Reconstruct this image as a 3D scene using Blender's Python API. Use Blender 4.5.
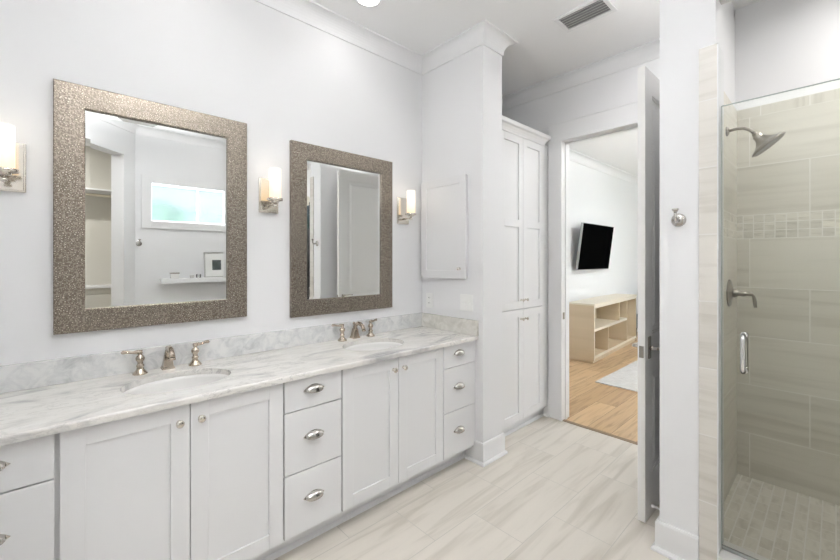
import bpy, bmesh, math, random
from mathutils import Vector, Matrix
for o in list(bpy.data.objects): bpy.data.objects.remove(o)
SC = bpy.context.scene
COL = SC.collection
PI = math.pi
R = random.Random(7)

# ------------------------------------------------------------------ camera
cam_d = bpy.data.cameras.new('camera'); cam = bpy.data.objects.new('camera', cam_d); COL.objects.link(cam)
YAW = math.atan2(416, 387)                       # angle between the view and the vanity wall
cam.location = (0, 0, 1.405)
cam.rotation_euler = (PI/2, 0, YAW - PI/2)
cam_d.sensor_width = 36; cam_d.lens = 36*387/840; cam_d.shift_y = -20/840; cam_d.clip_start = .02
SC.camera = cam
# ------------------------------------------------------------------ world, light, exposure
CEIL = 2.99
w = bpy.data.worlds.new('world'); SC.world = w; w.use_nodes = True
nt = w.node_tree; bg = nt.nodes['Background']
sky = nt.nodes.new('ShaderNodeTexSky'); sky.sky_type = 'HOSEK_WILKIE'; sky.turbidity = 7.0; sky.ground_albedo = .4
sky.sun_direction = (.3, .6, .7)
hz = nt.nodes.new('ShaderNodeMix'); hz.data_type = 'RGBA'; hz.inputs[0].default_value = .45; hz.inputs[7].default_value = (.62, .72, .76, 1)
nt.links.new(sky.outputs[0], hz.inputs[6]); nt.links.new(hz.outputs[2], bg.inputs[0]); bg.inputs[1].default_value = 1.9
vs = SC.view_settings; vs.view_transform = 'Standard'; vs.look = 'None'; vs.gamma = 1; vs.use_curve_mapping = False
vs.exposure = 0.40

def light(name, kind, loc, power, color=(1,1,1), size=.16, rot=(0,0,0), sy=None, spread=PI, rad=None, shape='DISK'):
    d = bpy.data.lights.new(name, kind); d.energy = power; d.color = color
    if kind == 'AREA':
        d.shape = shape; d.size = size; d.spread = spread
        if sy: d.size_y = sy
    else: d.shadow_soft_size = size
    o = bpy.data.objects.new(name, d); o.location = loc; o.rotation_euler = rot; COL.objects.link(o); return o
DOWNLIGHTS = [(1.365, 1.925, 'near the column over the right sink'), (.39, 1.943, 'over the left sink'),  # door, shower and closet lights are added out of view to even the light
              (1.30, .45, 'in the middle of the room'), (2.55, .655, 'added unseen above the open bedroom door'), (1.45, -.72, 'in front of the high window'),
              (2.72, -.35, 'added unseen over the shower'), (-.35, -1.55, 'added unseen in the closet')]
DLP = [.9, .4, 0, 8, .8, 8, 20]
SPR = {5: 2.9}
for i, ((x, y, _), p) in enumerate(zip(DOWNLIGHTS, DLP)):
    if p: light('downlight_lamp', 'AREA', (x, y, (3.055 if i == 5 else CEIL)-.012), p, (1, .985, .965), .13, spread=SPR.get(i, PI))
# added fill: unseen bowl pendants (bathroom and bedroom), lighting mostly the ceiling
FILL_BOWLS = [(.50, .45, 2.74), (5.9, .2, 2.55)]
light('fill_uplight', 'AREA', FILL_BOWLS[0], 92, (.975, .985, 1), .30, (PI, 0, 0))
light('fill_uplight', 'AREA', FILL_BOWLS[1], 90, (.975, .985, 1), .30, (PI, 0, 0))
# daylight arriving through the openings (bath window, bedroom windows)
light('window_daylight', 'AREA', (1.32, -1.135, 2.10), 12, (.90, .96, 1), .98, (-PI/2, 0, 0), .42, shape='RECTANGLE')
light('bedroom_daylight', 'AREA', (6.2, -1.95, 1.6), 720, (.98, .99, 1), 3.4, (-PI/2, 0, 0), 1.9, shape='RECTANGLE')

# ------------------------------------------------------------------ materials
def new_mat(name):
    m = bpy.data.materials.new(name); m.use_nodes = True
    return m, m.node_tree, m.node_tree.nodes['Principled BSDF']
def mat(name, col, rough=.5, metal=0, **k):
    m, t, b = new_mat(name)
    b.inputs['Base Color'].default_value = (*col, 1); b.inputs['Roughness'].default_value = rough; b.inputs['Metallic'].default_value = metal
    for a, v in k.items(): b.inputs[a.replace('_', ' ')].default_value = v
    return m
def N(t, kind, **k):
    n = t.nodes.new(kind)
    for a, v in k.items(): setattr(n, a, v)
    return n
def ramp(t, src, stops):
    r = N(t, 'ShaderNodeValToRGB'); t.links.new(src, r.inputs[0])
    while len(r.color_ramp.elements) < len(stops): r.color_ramp.elements.new(.5)
    for e, (p, c) in zip(r.color_ramp.elements, stops): e.position = p; e.color = (*c, 1)
    return r.outputs[0]
def mix(t, kind, fac, a, b):
    n = N(t, 'ShaderNodeMix', data_type='RGBA', blend_type=kind)
    for s, v in ((n.inputs[0], fac), (n.inputs[6], a), (n.inputs[7], b)):
        if hasattr(v, 'is_linked'): t.links.new(v, s)
        elif isinstance(v, tuple): s.default_value = (*v, 1)
        else: s.default_value = v
    return n.outputs[2]
def coords(t, ua, va, u0, v0, su=1, sv=1):
    tc = N(t, 'ShaderNodeTexCoord'); sp = N(t, 'ShaderNodeSeparateXYZ'); t.links.new(tc.outputs['Object'], sp.inputs[0])
    cb = N(t, 'ShaderNodeCombineXYZ')
    for i, (ax, o, s) in enumerate(((ua, u0, su), (va, v0, sv))):
        q = N(t, 'ShaderNodeMath', operation='SUBTRACT'); q.inputs[1].default_value = o; t.links.new(sp.outputs['XYZ'.index(ax)], q.inputs[0])
        p = N(t, 'ShaderNodeMath', operation='MULTIPLY'); p.inputs[1].default_value = s; t.links.new(q.outputs[0], p.inputs[0])
        t.links.new(p.outputs[0], cb.inputs[i])
    return cb.outputs[0]
def tile(name, c1, c2, grout, bw, rh, ua, va, u0, v0, mortar=.003, off=.5, streak=(1.5, 30, .12), rough=.35, bias=0):
    m, t, b = new_mat(name)
    uv = coords(t, ua, va, u0, v0)
    br = N(t, 'ShaderNodeTexBrick'); br.offset = off; br.offset_frequency = 2
    t.links.new(uv, br.inputs['Vector'])
    for k, v in (('Color1', c1), ('Color2', c2), ('Mortar', grout)): br.inputs[k].default_value = (*v, 1)
    for k, v in (('Scale', 1), ('Mortar Size', mortar), ('Mortar Smooth', .3), ('Bias', bias), ('Brick Width', bw), ('Row Height', rh)): br.inputs[k].default_value = v
    # streaks: noise drawn out along the tile, shifted from tile to tile
    su, sv, amp = streak
    uv2 = coords(t, ua, va, 0, 0, su, sv)
    add = N(t, 'ShaderNodeVectorMath', operation='ADD'); t.links.new(uv2, add.inputs[0])
    sc = N(t, 'ShaderNodeVectorMath', operation='SCALE'); sc.inputs['Scale'].default_value = 40; t.links.new(br.outputs['Color'], sc.inputs[0]); t.links.new(sc.outputs[0], add.inputs[1])
    nz = N(t, 'ShaderNodeTexNoise'); nz.inputs['Scale'].default_value = 1; nz.inputs['Detail'].default_value = 5; nz.inputs['Distortion'].default_value = .6
    t.links.new(add.outputs[0], nz.inputs['Vector'])
    r = ramp(t, nz.outputs['Fac'], [(.3, (1-amp*1.6, 1-amp*1.7, 1-amp*1.9)), (.5, (1, 1, 1)), (.72, (1+amp*.3, 1+amp*.3, 1+amp*.3))])
    col = mix(t, 'MULTIPLY', 1.0, br.outputs['Color'], r)
    col = mix(t, 'MIX', br.outputs['Fac'], col, grout)
    t.links.new(col, b.inputs['Base Color']); b.inputs['Roughness'].default_value = rough
    bp = N(t, 'ShaderNodeBump'); bp.inputs['Strength'].default_value = .25; bp.inputs['Distance'].default_value = .002; bp.invert = True
    t.links.new(br.outputs['Fac'], bp.inputs['Height']); t.links.new(bp.outputs[0], b.inputs['Normal'])
    return m
WALL = mat('wall_paint', (.83, .83, .84), .6)
CEILM = mat('ceiling_paint', (.91, .91, .91), .7)
TRIM = mat('trim_paint', (.83, .83, .835), .35)
CAB = mat('cabinet_paint', (.81, .81, .82), .35)
LINEN = mat('linen_paint', (.82, .82, .825), .35)
DOORM = mat('door_paint', (.85, .845, .83), .35)
PULL = mat('satin_nickel', (.56, .54, .51), .2, 1)
FAUCET = mat('antique_nickel', (.50, .435, .36), .16, 1)
DARK = mat('dark_gap', (.12, .12, .12), .8)
NICKEL = mat('polished_nickel', (.72, .68, .62), .14, 1)
BRUSH = mat('brushed_nickel', (.31, .285, .25), .28, 1)
CHROME = mat('chrome', (.80, .80, .80), .08, 1)
PORC = mat('porcelain', (.84, .83, .81), .12)
PLASTIC = mat('white_plastic', (.89, .89, .88), .3)
CASH = mat('cashed_opal_glass', (.9, .88, .82), .35)
MIRROR = mat('mirror_silver', (.85, .86, .85), .01, 1)
BLACK = mat('black_screen', (.002, .002, .002), .3, Specular_IOR_Level=0.0)
BLACKM = mat('black_plastic', (.02, .02, .02), .4)
MAT_W = mat('mat_board', (.82, .82, .80), .8)
ART = mat('dark_print', (.05, .06, .06), .6)
SILVERF = mat('silver_frame', (.55, .54, .52), .3, 1)
CURB = mat('white_stone', (.72, .71, .69), .3)
CLOSETW = mat('closet_paint', (.66, .64, .58), .6)
def emis(name, col, s, base=(.9, .9, .9)):
    m, t, b = new_mat(name); b.inputs['Base Color'].default_value = (*base, 1)
    b.inputs['Emission Color'].default_value = (*col, 1); b.inputs['Emission Strength'].default_value = s; return m
LED = emis('led_diffuser', (1, .98, .95), 6)
# lit opal shade: brightest where the bulb sits, warmer and dimmer by the fitter
def opal():
    m, t, b = new_mat('lit_opal_glass')
    tc = N(t, 'ShaderNodeTexCoord'); sp = N(t, 'ShaderNodeSeparateXYZ'); t.links.new(tc.outputs['Object'], sp.inputs[0])
    mr = N(t, 'ShaderNodeMapRange'); t.links.new(sp.outputs[2], mr.inputs[0]); mr.inputs[1].default_value = .06; mr.inputs[2].default_value = .20
    c = ramp(t, mr.outputs[0], [(0, (1, .72, .40)), (1, (1, .93, .80))])
    b.inputs['Base Color'].default_value = (.35, .33, .29, 1); b.inputs['Roughness'].default_value = .3
    t.links.new(c, b.inputs['Emission Color']); b.inputs['Emission Strength'].default_value = .84
    return m
OPAL = opal()
def glass(name, tint, rough=0, ior=1.45, thin=False):
    m, t, b = new_mat(name)
    b.inputs['Base Color'].default_value = (*tint, 1); b.inputs['Roughness'].default_value = rough
    b.inputs['Transmission Weight'].default_value = 1; b.inputs['IOR'].default_value = ior
    return m
# clear architectural glass: transparent with a Fresnel reflection (light passes straight through)
def pane_glass(name, tint, refl=1.0):
    m, t, b = new_mat(name); out = t.nodes['Material Output']
    tr = N(t, 'ShaderNodeBsdfTransparent'); tr.inputs[0].default_value = (*tint, 1)
    gl = N(t, 'ShaderNodeBsdfGlossy'); gl.inputs['Roughness'].default_value = 0; gl.inputs[0].default_value = (refl, refl, refl, 1)
    fr = N(t, 'ShaderNodeFresnel'); fr.inputs[0].default_value = 1.45
    mx = N(t, 'ShaderNodeMixShader'); t.links.new(fr.outputs[0], mx.inputs[0]); t.links.new(tr.outputs[0], mx.inputs[1]); t.links.new(gl.outputs[0], mx.inputs[2])
    t.links.new(mx.outputs[0], out.inputs[0]); return m
SHGLASS = pane_glass('shower_glass', (.965, .975, .96))
GEDGE = mat('glass_edge', (.42, .48, .46), .15)
FROST = glass('obscured_glass', (.93, .97, 1), .22, 1.3)
CLEARG = pane_glass('clear_glass', (.93, .94, .93))

def marble():
    m, t, b = new_mat('white_marble')
    tc = N(t, 'ShaderNodeTexCoord')
    mp = N(t, 'ShaderNodeMapping'); mp.inputs['Rotation'].default_value = (.2, .1, .28); mp.inputs['Scale'].default_value = (2.2, 6.0, 5); t.links.new(tc.outputs['Object'], mp.inputs[0])
    n1 = N(t, 'ShaderNodeTexNoise'); n1.inputs['Scale'].default_value = 1.3; n1.inputs['Detail'].default_value = 9; n1.inputs['Roughness'].default_value = .62; n1.inputs['Distortion'].default_value = 1.1
    t.links.new(mp.outputs[0], n1.inputs['Vector'])
    base = ramp(t, n1.outputs['Fac'], [(.26, (.38, .38, .375)), (.39, (.62, .61, .59)), (.49, (.77, .75, .71)), (.64, (.82, .805, .775)), (.78, (.70, .69, .665))])
    n2 = N(t, 'ShaderNodeTexNoise'); n2.inputs['Scale'].default_value = 2.4; n2.inputs['Detail'].default_value = 10; n2.inputs['Distortion'].default_value = 2.0; n2.inputs['Roughness'].default_value = .6
    t.links.new(mp.outputs[0], n2.inputs['Vector'])
    vein = ramp(t, n2.outputs['Fac'], [(.0, (1, 1, 1)), (.465, (1, 1, 1)), (.495, (.55, .55, .56)), (.52, (1, 1, 1)), (1, (1, 1, 1))])
    n3 = N(t, 'ShaderNodeTexNoise'); n3.inputs['Scale'].default_value = 1.1; t.links.new(tc.outputs['Object'], n3.inputs['Vector'])
    msk = ramp(t, n3.outputs['Fac'], [(.42, (0, 0, 0)), (.62, (1, 1, 1))])
    col = mix(t, 'MULTIPLY', msk, base, vein)
    t.links.new(col, b.inputs['Base Color']); b.inputs['Roughness'].default_value = .16
    return m
MARBLE = marble()
def splash(name, a, b_, c):
    m, t, b = new_mat(name)
    tc = N(t, 'ShaderNodeTexCoord'); n1 = N(t, 'ShaderNodeTexNoise'); n1.inputs['Scale'].default_value = 15; n1.inputs['Detail'].default_value = 8; n1.inputs['Roughness'].default_value = .65; n1.inputs['Distortion'].default_value = .8
    t.links.new(tc.outputs['Object'], n1.inputs['Vector'])
    col = ramp(t, n1.outputs['Fac'], [(.30, a), (.46, b_), (.60, c)]); t.links.new(col, b.inputs['Base Color']); b.inputs['Roughness'].default_value = .2
    return m
SPLASH = splash('grey_marble', (.48, .49, .495), (.66, .665, .665), (.76, .76, .75))
SPLASHW = splash('warm_marble', (.58, .56, .52), (.68, .66, .61), (.76, .74, .70))
def hammered():
    m, t, b = new_mat('hammered_pewter')
    tc = N(t, 'ShaderNodeTexCoord')
    nz = N(t, 'ShaderNodeTexNoise'); nz.inputs['Scale'].default_value = 60; t.links.new(tc.outputs['Object'], nz.inputs['Vector'])
    wv = mix(t, 'LINEAR_LIGHT', .006, tc.outputs['Object'], nz.outputs['Color'])
    vo = N(t, 'ShaderNodeTexVoronoi'); vo.inputs['Scale'].default_value = 95; vo.inputs['Randomness'].default_value = .8; t.links.new(wv, vo.inputs['Vector'])
    dots = ramp(t, vo.outputs['Distance'], [(.0, (.60, .55, .48)), (.20, (.50, .45, .39)), (.30, (.14, .115, .09)), (.54, (.18, .15, .12)), (.64, (.30, .265, .225))])
    t.links.new(dots, b.inputs['Base Color']); b.inputs['Metallic'].default_value = .8; b.inputs['Roughness'].default_value = .38
    bp = N(t, 'ShaderNodeBump'); bp.inputs['Strength'].default_value = .6; bp.inputs['Distance'].default_value = .0015; bp.invert = True
    t.links.new(vo.outputs['Distance'], bp.inputs['Height']); t.links.new(bp.outputs[0], b.inputs['Normal'])
    return m
HAMMER = hammered()
FLOORT = tile('floor_tile', (.665, .62, .555), (.715, .67, .605), (.53, .50, .45), .61, .308, 'X', 'Y', 1.375, 1.366-.308, .0022, .5, (1.6, 17, .12), .3)
TILE_C = ((.66, .63, .555), (.71, .68, .605), (.80, .78, .73))
def shower_tiles(pre, ua, u0, light_=1.0):
    c1, c2, g = [tuple(min(1, v*light_) for v in c) for c in TILE_C]
    low = tile(pre+'_lower', c1, c2, g, .61, .313, ua, 'Z', u0, 1.542-5*.313, .0025, .552, (1.2, 22, .085), .3)
    mos = tile(pre+'_mosaic', tuple(v*.92 for v in c1), tuple(min(1, v*1.12) for v in c2), g, .051, .05, ua, 'Z', u0, 1.542, .0025, .0, (9, 60, .15), .35)
    up = tile(pre+'_upper', c1, c2, g, .61, .315, ua, 'Z', u0, 1.692-.315, .0025, .552, (1.2, 22, .085), .3)
    tr = tile(pre+'_trim', c1, c2, g, .22, .2, ua, 'Z', u0, 2.28, .0025, 0, (30, 2, .10), .3)
    return low, mos, up, tr
ST_BACK = shower_tiles('shower_back_tile', 'Y', .105)
ST_SIDE = shower_tiles('shower_side_tile', 'X', 2.64, 1.02)
ST_JAMB = tile('jamb_tile', (.63, .60, .55), (.71, .68, .63), (.74, .72, .69), 2.0, .30, 'Y', 'Z', -1.0, .02, .003, 0, (2, 26, .08), .3)
SHFLOOR = tile('shower_floor_mosaic', (.60, .57, .50), (.70, .67, .60), (.74, .72, .68), .102, .052, 'X', 'Y', 0, 0, .003, .5, (8, 30, .12), .4)
WOOD = tile('oak_plank_floor', (.41, .265, .14), (.58, .41, .24), (.15, .10, .06), 1.7, .19, 'X', 'Y', .5, .1, .0018, .37, (2.6, 34, .20), .35)
def birch():
    m, t, b = new_mat('birch_plywood')
    uv = coords(t, 'X', 'Z', 0, 0, 18, 2.2)
    nz = N(t, 'ShaderNodeTexNoise'); nz.inputs['Scale'].default_value = 1.5; nz.inputs['Detail'].default_value = 5; t.links.new(uv, nz.inputs['Vector'])
    c = ramp(t, nz.outputs['Fac'], [(.3, (.56, .44, .29)), (.7, (.68, .56, .40))]); t.links.new(c, b.inputs['Base Color']); b.inputs['Roughness'].default_value = .45; return m
BIRCH = birch()
BIRCHT = mat('pale_edge_banding', (.74, .67, .55), .4)
def rugm():
    m, t, b = new_mat('woven_rug')
    uv = coords(t, 'X', 'Y', 0, 0, 160, 12)
    nz = N(t, 'ShaderNodeTexNoise'); nz.inputs['Scale'].default_value = 1; nz.inputs['Detail'].default_value = 3; t.links.new(uv, nz.inputs['Vector'])
    c = ramp(t, nz.outputs['Fac'], [(.35, (.46, .45, .43)), (.65, (.64, .635, .62))]); t.links.new(c, b.inputs['Base Color']); b.inputs['Roughness'].default_value = .9; return m
RUG = rugm()
def noise_mat(name, a, c, scale, rough=.8):
    m, t, b = new_mat(name)
    tc = N(t, 'ShaderNodeTexCoord'); nz = N(t, 'ShaderNodeTexNoise'); nz.inputs['Scale'].default_value = scale; nz.inputs['Detail'].default_value = 4
    t.links.new(tc.outputs['Object'], nz.inputs['Vector']); cc = ramp(t, nz.outputs['Fac'], [(.35, a), (.65, c)]); t.links.new(cc, b.inputs['Base Color']); b.inputs['Roughness'].default_value = rough; return m
GREYF = noise_mat('grey_upholstery', (.16, .17, .18), (.24, .25, .26), 120)
LEAF = noise_mat('hedge_foliage', (.16, .34, .24), (.34, .52, .42), 9)
GRASS = noise_mat('lawn', (.20, .24, .17), (.28, .32, .24), 3)

# ------------------------------------------------------------------ mesh builder
class MB:
    def __init__(s): s.bm = bmesh.new(); s.slot = 0; s.map = None
    def _v(s, p):
        p = Vector(p)
        if s.map: p = Vector(s.map(*p))
        return s.bm.verts.new(p)
    def face(s, vs, smooth=False):
        try: f = s.bm.faces.new(vs); f.material_index = s.slot; f.smooth = smooth; return f
        except ValueError: return None
    def box(s, x0, x1, y0, y1, z0, z1, bev=0, seg=2):
        v = [s._v((x, y, z)) for x in (x0, x1) for y in (y0, y1) for z in (z0, z1)]
        fs = [s.face([v[i] for i in q]) for q in ((0,1,3,2), (4,6,7,5), (0,4,5,1), (2,3,7,6), (0,2,6,4), (1,5,7,3))]
        if bev:
            es = list({e for f in fs for e in f.edges})
            r = bmesh.ops.bevel(s.bm, geom=es, offset=bev, segments=seg, profile=.5, affect='EDGES')
            for f in r['faces']: f.material_index = s.slot; f.smooth = True
        return s
    def frustum(s, x0, x1, y0, y1, z0, z1, d):      # narrows towards z1 by d
        a = [s._v(p) for p in ((x0,y0,z0), (x1,y0,z0), (x1,y1,z0), (x0,y1,z0))]
        b = [s._v(p) for p in ((x0+d,y0+d,z1), (x1-d,y0+d,z1), (x1-d,y1-d,z1), (x0+d,y1-d,z1))]
        s.face(a[::-1]); s.face(b)
        for i in range(4): s.face([a[i], a[(i+1)%4], b[(i+1)%4], b[i]])
        return s
    def prism(s, pts, z0, z1):
        a = [s._v((x, y, z0)) for x, y in pts]; b = [s._v((x, y, z1)) for x, y in pts]
        s.face(a[::-1]); s.face(b)
        for i in range(len(pts)): j = (i+1) % len(pts); s.face([a[i], a[j], b[j], b[i]])
        return s
    def lathe(s, prof, c=(0,0,0), axis=(0,0,1), seg=24, sx=1, sy=1, smooth=True):
        q = Vector((0,0,1)).rotation_difference(Vector(axis).normalized()); c = Vector(c); rings = []
        for r, z in prof:
            if r < 1e-6: rings.append([s._v(c + q @ Vector((0,0,z)))])
            else: rings.append([s._v(c + q @ Vector((r*sx*math.cos(2*PI*i/seg), r*sy*math.sin(2*PI*i/seg), z))) for i in range(seg)])
        for a, b in zip(rings, rings[1:]):
            for i in range(seg):
                j = (i+1) % seg
                if len(a) == 1 and len(b) == 1: continue
                if len(a) == 1: s.face([a[0], b[i], b[j]], smooth)
                elif len(b) == 1: s.face([a[i], a[j], b[0]], smooth)
                else: s.face([a[i], a[j], b[j], b[i]], smooth)
        return s
    def cyl(s, c, r, h, axis=(0,0,1), seg=24, bev=0):
        if bev: return s.lathe([(0,0), (r-bev,0), (r,bev), (r,h-bev), (r-bev,h), (0,h)], c, axis, seg, smooth=False)
        return s.lathe([(0,0), (r,0), (r,h), (0,h)], c, axis, seg, smooth=False)
    def ball(s, c, r, sc=(1,1,1), seg=16, rings=10):
        grid = []
        c = Vector(c)
        for k in range(rings+1):
            th = PI*k/rings
            if k in (0, rings): grid.append([s._v(c+Vector((0,0,r*sc[2]*math.cos(th))))])
            else: grid.append([s._v(c+Vector((r*sc[0]*math.sin(th)*math.cos(2*PI*i/seg), r*sc[1]*math.sin(th)*math.sin(2*PI*i/seg), r*sc[2]*math.cos(th)))) for i in range(seg)])
        for a, b in zip(grid, grid[1:]):
            for i in range(seg):
                j = (i+1) % seg
                if len(a) == 1: s.face([a[0], b[i], b[j]], True)
                elif len(b) == 1: s.face([a[i], b[0], a[j]], True)
                else: s.face([a[i], b[i], b[j], a[j]], True)
        return s
    def tube(s, pts, r, seg=14, cap=True, flat=1.0):
        pts = [Vector(p) for p in pts]; n = len(pts); rr = r if isinstance(r, (list, tuple)) else [r]*n
        up = None; rings = []
        for i, p in enumerate(pts):
            d = ((pts[min(i+1, n-1)] - pts[max(i-1, 0)])).normalized()
            if up is None:
                a = Vector((0,0,1)) if abs(d.z) < .9 else Vector((1,0,0))
                up = (a - d*a.dot(d)).normalized()
            else: up = (up - d*up.dot(d)).normalized()
            sd = d.cross(up)
            rings.append([s._v(p + (sd*math.cos(2*PI*k/seg) + up*math.sin(2*PI*k/seg)*flat)*rr[i]) for k in range(seg)])
        for a, b in zip(rings, rings[1:]):
            for k in range(seg): s.face([a[k], a[(k+1)%seg], b[(k+1)%seg], b[k]], True)
        if cap: s.face(rings[0][::-1]); s.face(rings[-1])
        return s
    def sweep(s, path, prof, closed=False):         # profile (out, z) kept on the left of an XY path, mitred
        n = len(path); P = [Vector(p) for p in path]; rows = []
        for i in range(n):
            a = P[i]-P[i-1] if (closed or i > 0) else P[i+1]-P[i]
            b = P[(i+1) % n]-P[i] if (closed or i < n-1) else a
            na = Vector((-a.y, a.x)).normalized(); nb = Vector((-b.y, b.x)).normalized()
            m = (na+nb) / (1 + na.dot(nb))
            rows.append([s._v((P[i].x+m.x*o, P[i].y+m.y*o, z)) for o, z in prof])
        k = len(prof)
        for i in range(n if closed else n-1):
            j = (i+1) % n
            for q in range(k): s.face([rows[i][q], rows[j][q], rows[j][(q+1)%k], rows[i][(q+1)%k]])
        if not closed: s.face(rows[0][::-1]); s.face(rows[-1])
        return s
    def build(s, name, mats, parent=None, smooth_angle=None):
        bmesh.ops.recalc_face_normals(s.bm, faces=s.bm.faces)
        me = bpy.data.meshes.new(name); s.bm.to_mesh(me); s.bm.free()
        for m in (mats if isinstance(mats, (list, tuple)) else [mats]): me.materials.append(m)
        o = bpy.data.objects.new(name, me); COL.objects.link(o)
        if parent: o.parent = parent
        return o
def tag(o, label, cat, group=None, kind=None):
    o['label'] = label; o['category'] = cat
    if group: o['group'] = group
    if kind: o['kind'] = kind
    return o
def thing(name, label, cat, loc=(0,0,0), rz=0, group=None):
    o = bpy.data.objects.new(name, None); o.empty_display_size = .1; COL.objects.link(o); o.location = loc; o.rotation_euler = (0,0,rz)
    return tag(o, label, cat, group)
def struct(o): o['kind'] = 'structure'; return o
def kids(o): return [c for c in bpy.data.objects if c.parent == o]
def copy_tree(o, parent=None):
    c = o.copy(); COL.objects.link(c); c.parent = parent
    for k in kids(o): copy_tree(k, c)
    return c
def again(src, label, loc, rz=None):
    c = copy_tree(src); c['label'] = label; c.location = loc
    if rz is not None: c.rotation_euler = (0,0,rz)
    return c

# ================================================================== SETTING
YW = 2.265; XC = 2.13; XC2 = 2.354; YC = 1.655; XD = 3.22; YO = -1.13; XL = -.35; T = .12
# floors
struct(MB().prism([(-1.6,-2.72), (.78,-2.72), (.78,-1.25), (3.40,-1.25), (3.40,.45), (3.22,.45), (3.22,2.39), (-.47,2.39), (-.47,0), (-1.6,0)], -.1, 0).build('floor', FLOORT))
struct(MB().prism([(3.22,.45), (3.34,.45), (3.34,-2.2), (9.4,-2.2), (9.4,2.8), (3.22,2.8)], -.1, -.001).build('floor_bedroom', WOOD))
struct(MB().box(2.26, 3.25, YO+.012, .44, 0, .006).build('floor_shower', SHFLOOR))
# ceilings
struct(MB().prism([(-1.6,-2.72), (.78,-2.72), (.78,-1.25), (2.25,-1.25), (2.25,.47), (3.34,.47), (3.34,2.39), (-.47,2.39), (-.47,0), (-1.6,0)], CEIL, CEIL+.1).build('ceiling', CEILM))
struct(MB().box(2.25, 3.38, -1.25, .47, 3.055, 3.15).build('ceiling_shower', CEILM))
struct(MB().box(3.34, 9.4, -2.2, 2.8, CEIL, CEIL+.1).build('ceiling_bedroom', CEILM))
# walls
struct(MB().box(XL-T, XD+T, YW, YW+T, 0, CEIL).build('wall_vanity', WALL))
struct(MB().box(XC, XC2, YC, YW, 0, CEIL).build('wall_column', WALL))
struct(MB().box(XL-T, XL, -.13, YW, 0, CEIL).build('wall_left', WALL))
wd = MB()
wd.box(XD, XD+T, 1.64, YW, 0, CEIL); wd.box(XD, XD+T, .454, .69, 0, CEIL); wd.box(XD, XD+T, .69, 1.64, 2.45, CEIL)
struct(wd.build('wall_door', WALL))
# wing wall by the shower with the header over the glass, and the divider behind the open door
wg = MB(); wg.box(XC, XC+T, .364, .583, 0, CEIL); wg.box(XC, XC+T, YO, .364, 2.59, CEIL)
struct(wg.build('wall_wing', WALL))
struct(MB().box(XC+T, XD, .454, .583, 0, 3.055).build('wall_divider', WALL))
struct(MB().box(3.262, 3.38, YO-T, .454, 0, 3.055).build('wall_shower_back', WALL))
# window wall, opening .81-1.82 x 1.885-2.325
WX0, WX1, WZ0, WZ1 = .800, 1.835, 1.872, 2.340
ww = MB()
ww.box(.65, WX0, YO-T, YO, 0, CEIL); ww.box(WX1, 3.262, YO-T, YO, 0, CEIL); ww.box(WX0, WX1, YO-T, YO, 0, WZ0); ww.box(WX0, WX1, YO-T, YO, WZ1, CEIL)
struct(ww.build('wall_window', WALL))
# diagonal closet wall from (.65,-1.13) to (-.35,-.13), cased opening between
s2 = math.sqrt(.5)
def dg(u, v, z): return (.65 - u*s2 - v*s2, YO + u*s2 - v*s2, z)       # u along the wall, v into the closet
wc = MB(); wc.map = dg
L = math.sqrt(2); A0, A1 = .165, 1.20
wc.box(0, A0, 0, .15, 0, CEIL); wc.box(A1, L, 0, .15, 0, CEIL); wc.box(A0, A1, 0, .15, 2.605, CEIL)
struct(wc.build('wall_closet_front', WALL))
ck = MB(); ck.box(-1.6, .70, -2.72, -2.6, 0, CEIL); ck.box(.70, .78, -2.72, -1.25, 0, CEIL); ck.box(-1.6, -1.5, -2.6, -.05, 0, CEIL); ck.box(-1.5, -.47, -.12, 0, 0, CEIL)
struct(ck.build('wall_closet_back', CLOSETW))
# bedroom
struct(MB().box(3.34, 9.4, 2.68, 2.8, 0, CEIL).build('wall_bedroom_left', WALL))
struct(MB().box(9.28, 9.4, -2.2, 2.68, 0, CEIL).build('wall_bedroom_far', WALL))
wb = MB(); wb.box(3.38, 4.4, -2.2, -2.08, 0, CEIL); wb.box(8.0, 9.28, -2.2, -2.08, 0, CEIL); wb.box(4.4, 8.0, -2.2, -2.08, 0, .6); wb.box(4.4, 8.0, -2.2, -2.08, 2.6, CEIL)
struct(wb.build('wall_bedroom_right', WALL))
struct(MB().box(3.34, 3.38, -2.2, -1.25, 0, CEIL).build('wall_bedroom_near', WALL))
# crown, cove profile
def cove(p, d, z):
    pr = [(0, z-d), (.008, z-d)]
    for k in range(9):
        a = PI/2*k/8
        pr.append((.008+(p-.014)*(1-math.cos(a)), z-d+.004+(d-.014)*math.sin(a)))
    pr += [(p, z-.010), (p, z), (0, z)]
    return pr
cr = MB().sweep([(.65,YO), (XC,YO), (XC,.583), (XD,.583), (XD,YW), (XC2,YW), (XC2,YC), (XC,YC), (XC,YW), (XL,YW), (XL,-.13)], cove(.082, .102, CEIL), True)
struct(cr.build('trim_crown', TRIM))
struct(MB().sweep([(9.28,2.68), (3.34,2.68)], cove(.10, .11, CEIL)).build('trim_bedroom_crown', TRIM))
# baseboards with shoe
BP = [(0,0), (.030,0), (.030,.010), (.024,.019), (.016,.021), (.016,.135), (.012,.145), (0,.145)]
def base(name, path): struct(MB().sweep(path, BP).build(name, TRIM))
base('baseboard_wing', [(XC,.424), (XC,.583), (XD-.02,.583)])
base('baseboard_column', [(XC2,1.80), (XC2,YC), (XC,YC), (XC,1.795)])
base('baseboard_door', [(XD,1.735), (XD,1.80)])
base('baseboard_window', [dg(A0-.0,0,0)[:2], (.65,YO), (XC-.02,YO)])
base('baseboard_left', [(XL,1.70), (XL,-.13), dg(A1,0,0)[:2]])
base('baseboard_bedroom', [(9.28,2.68), (3.34,2.68)])
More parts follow.
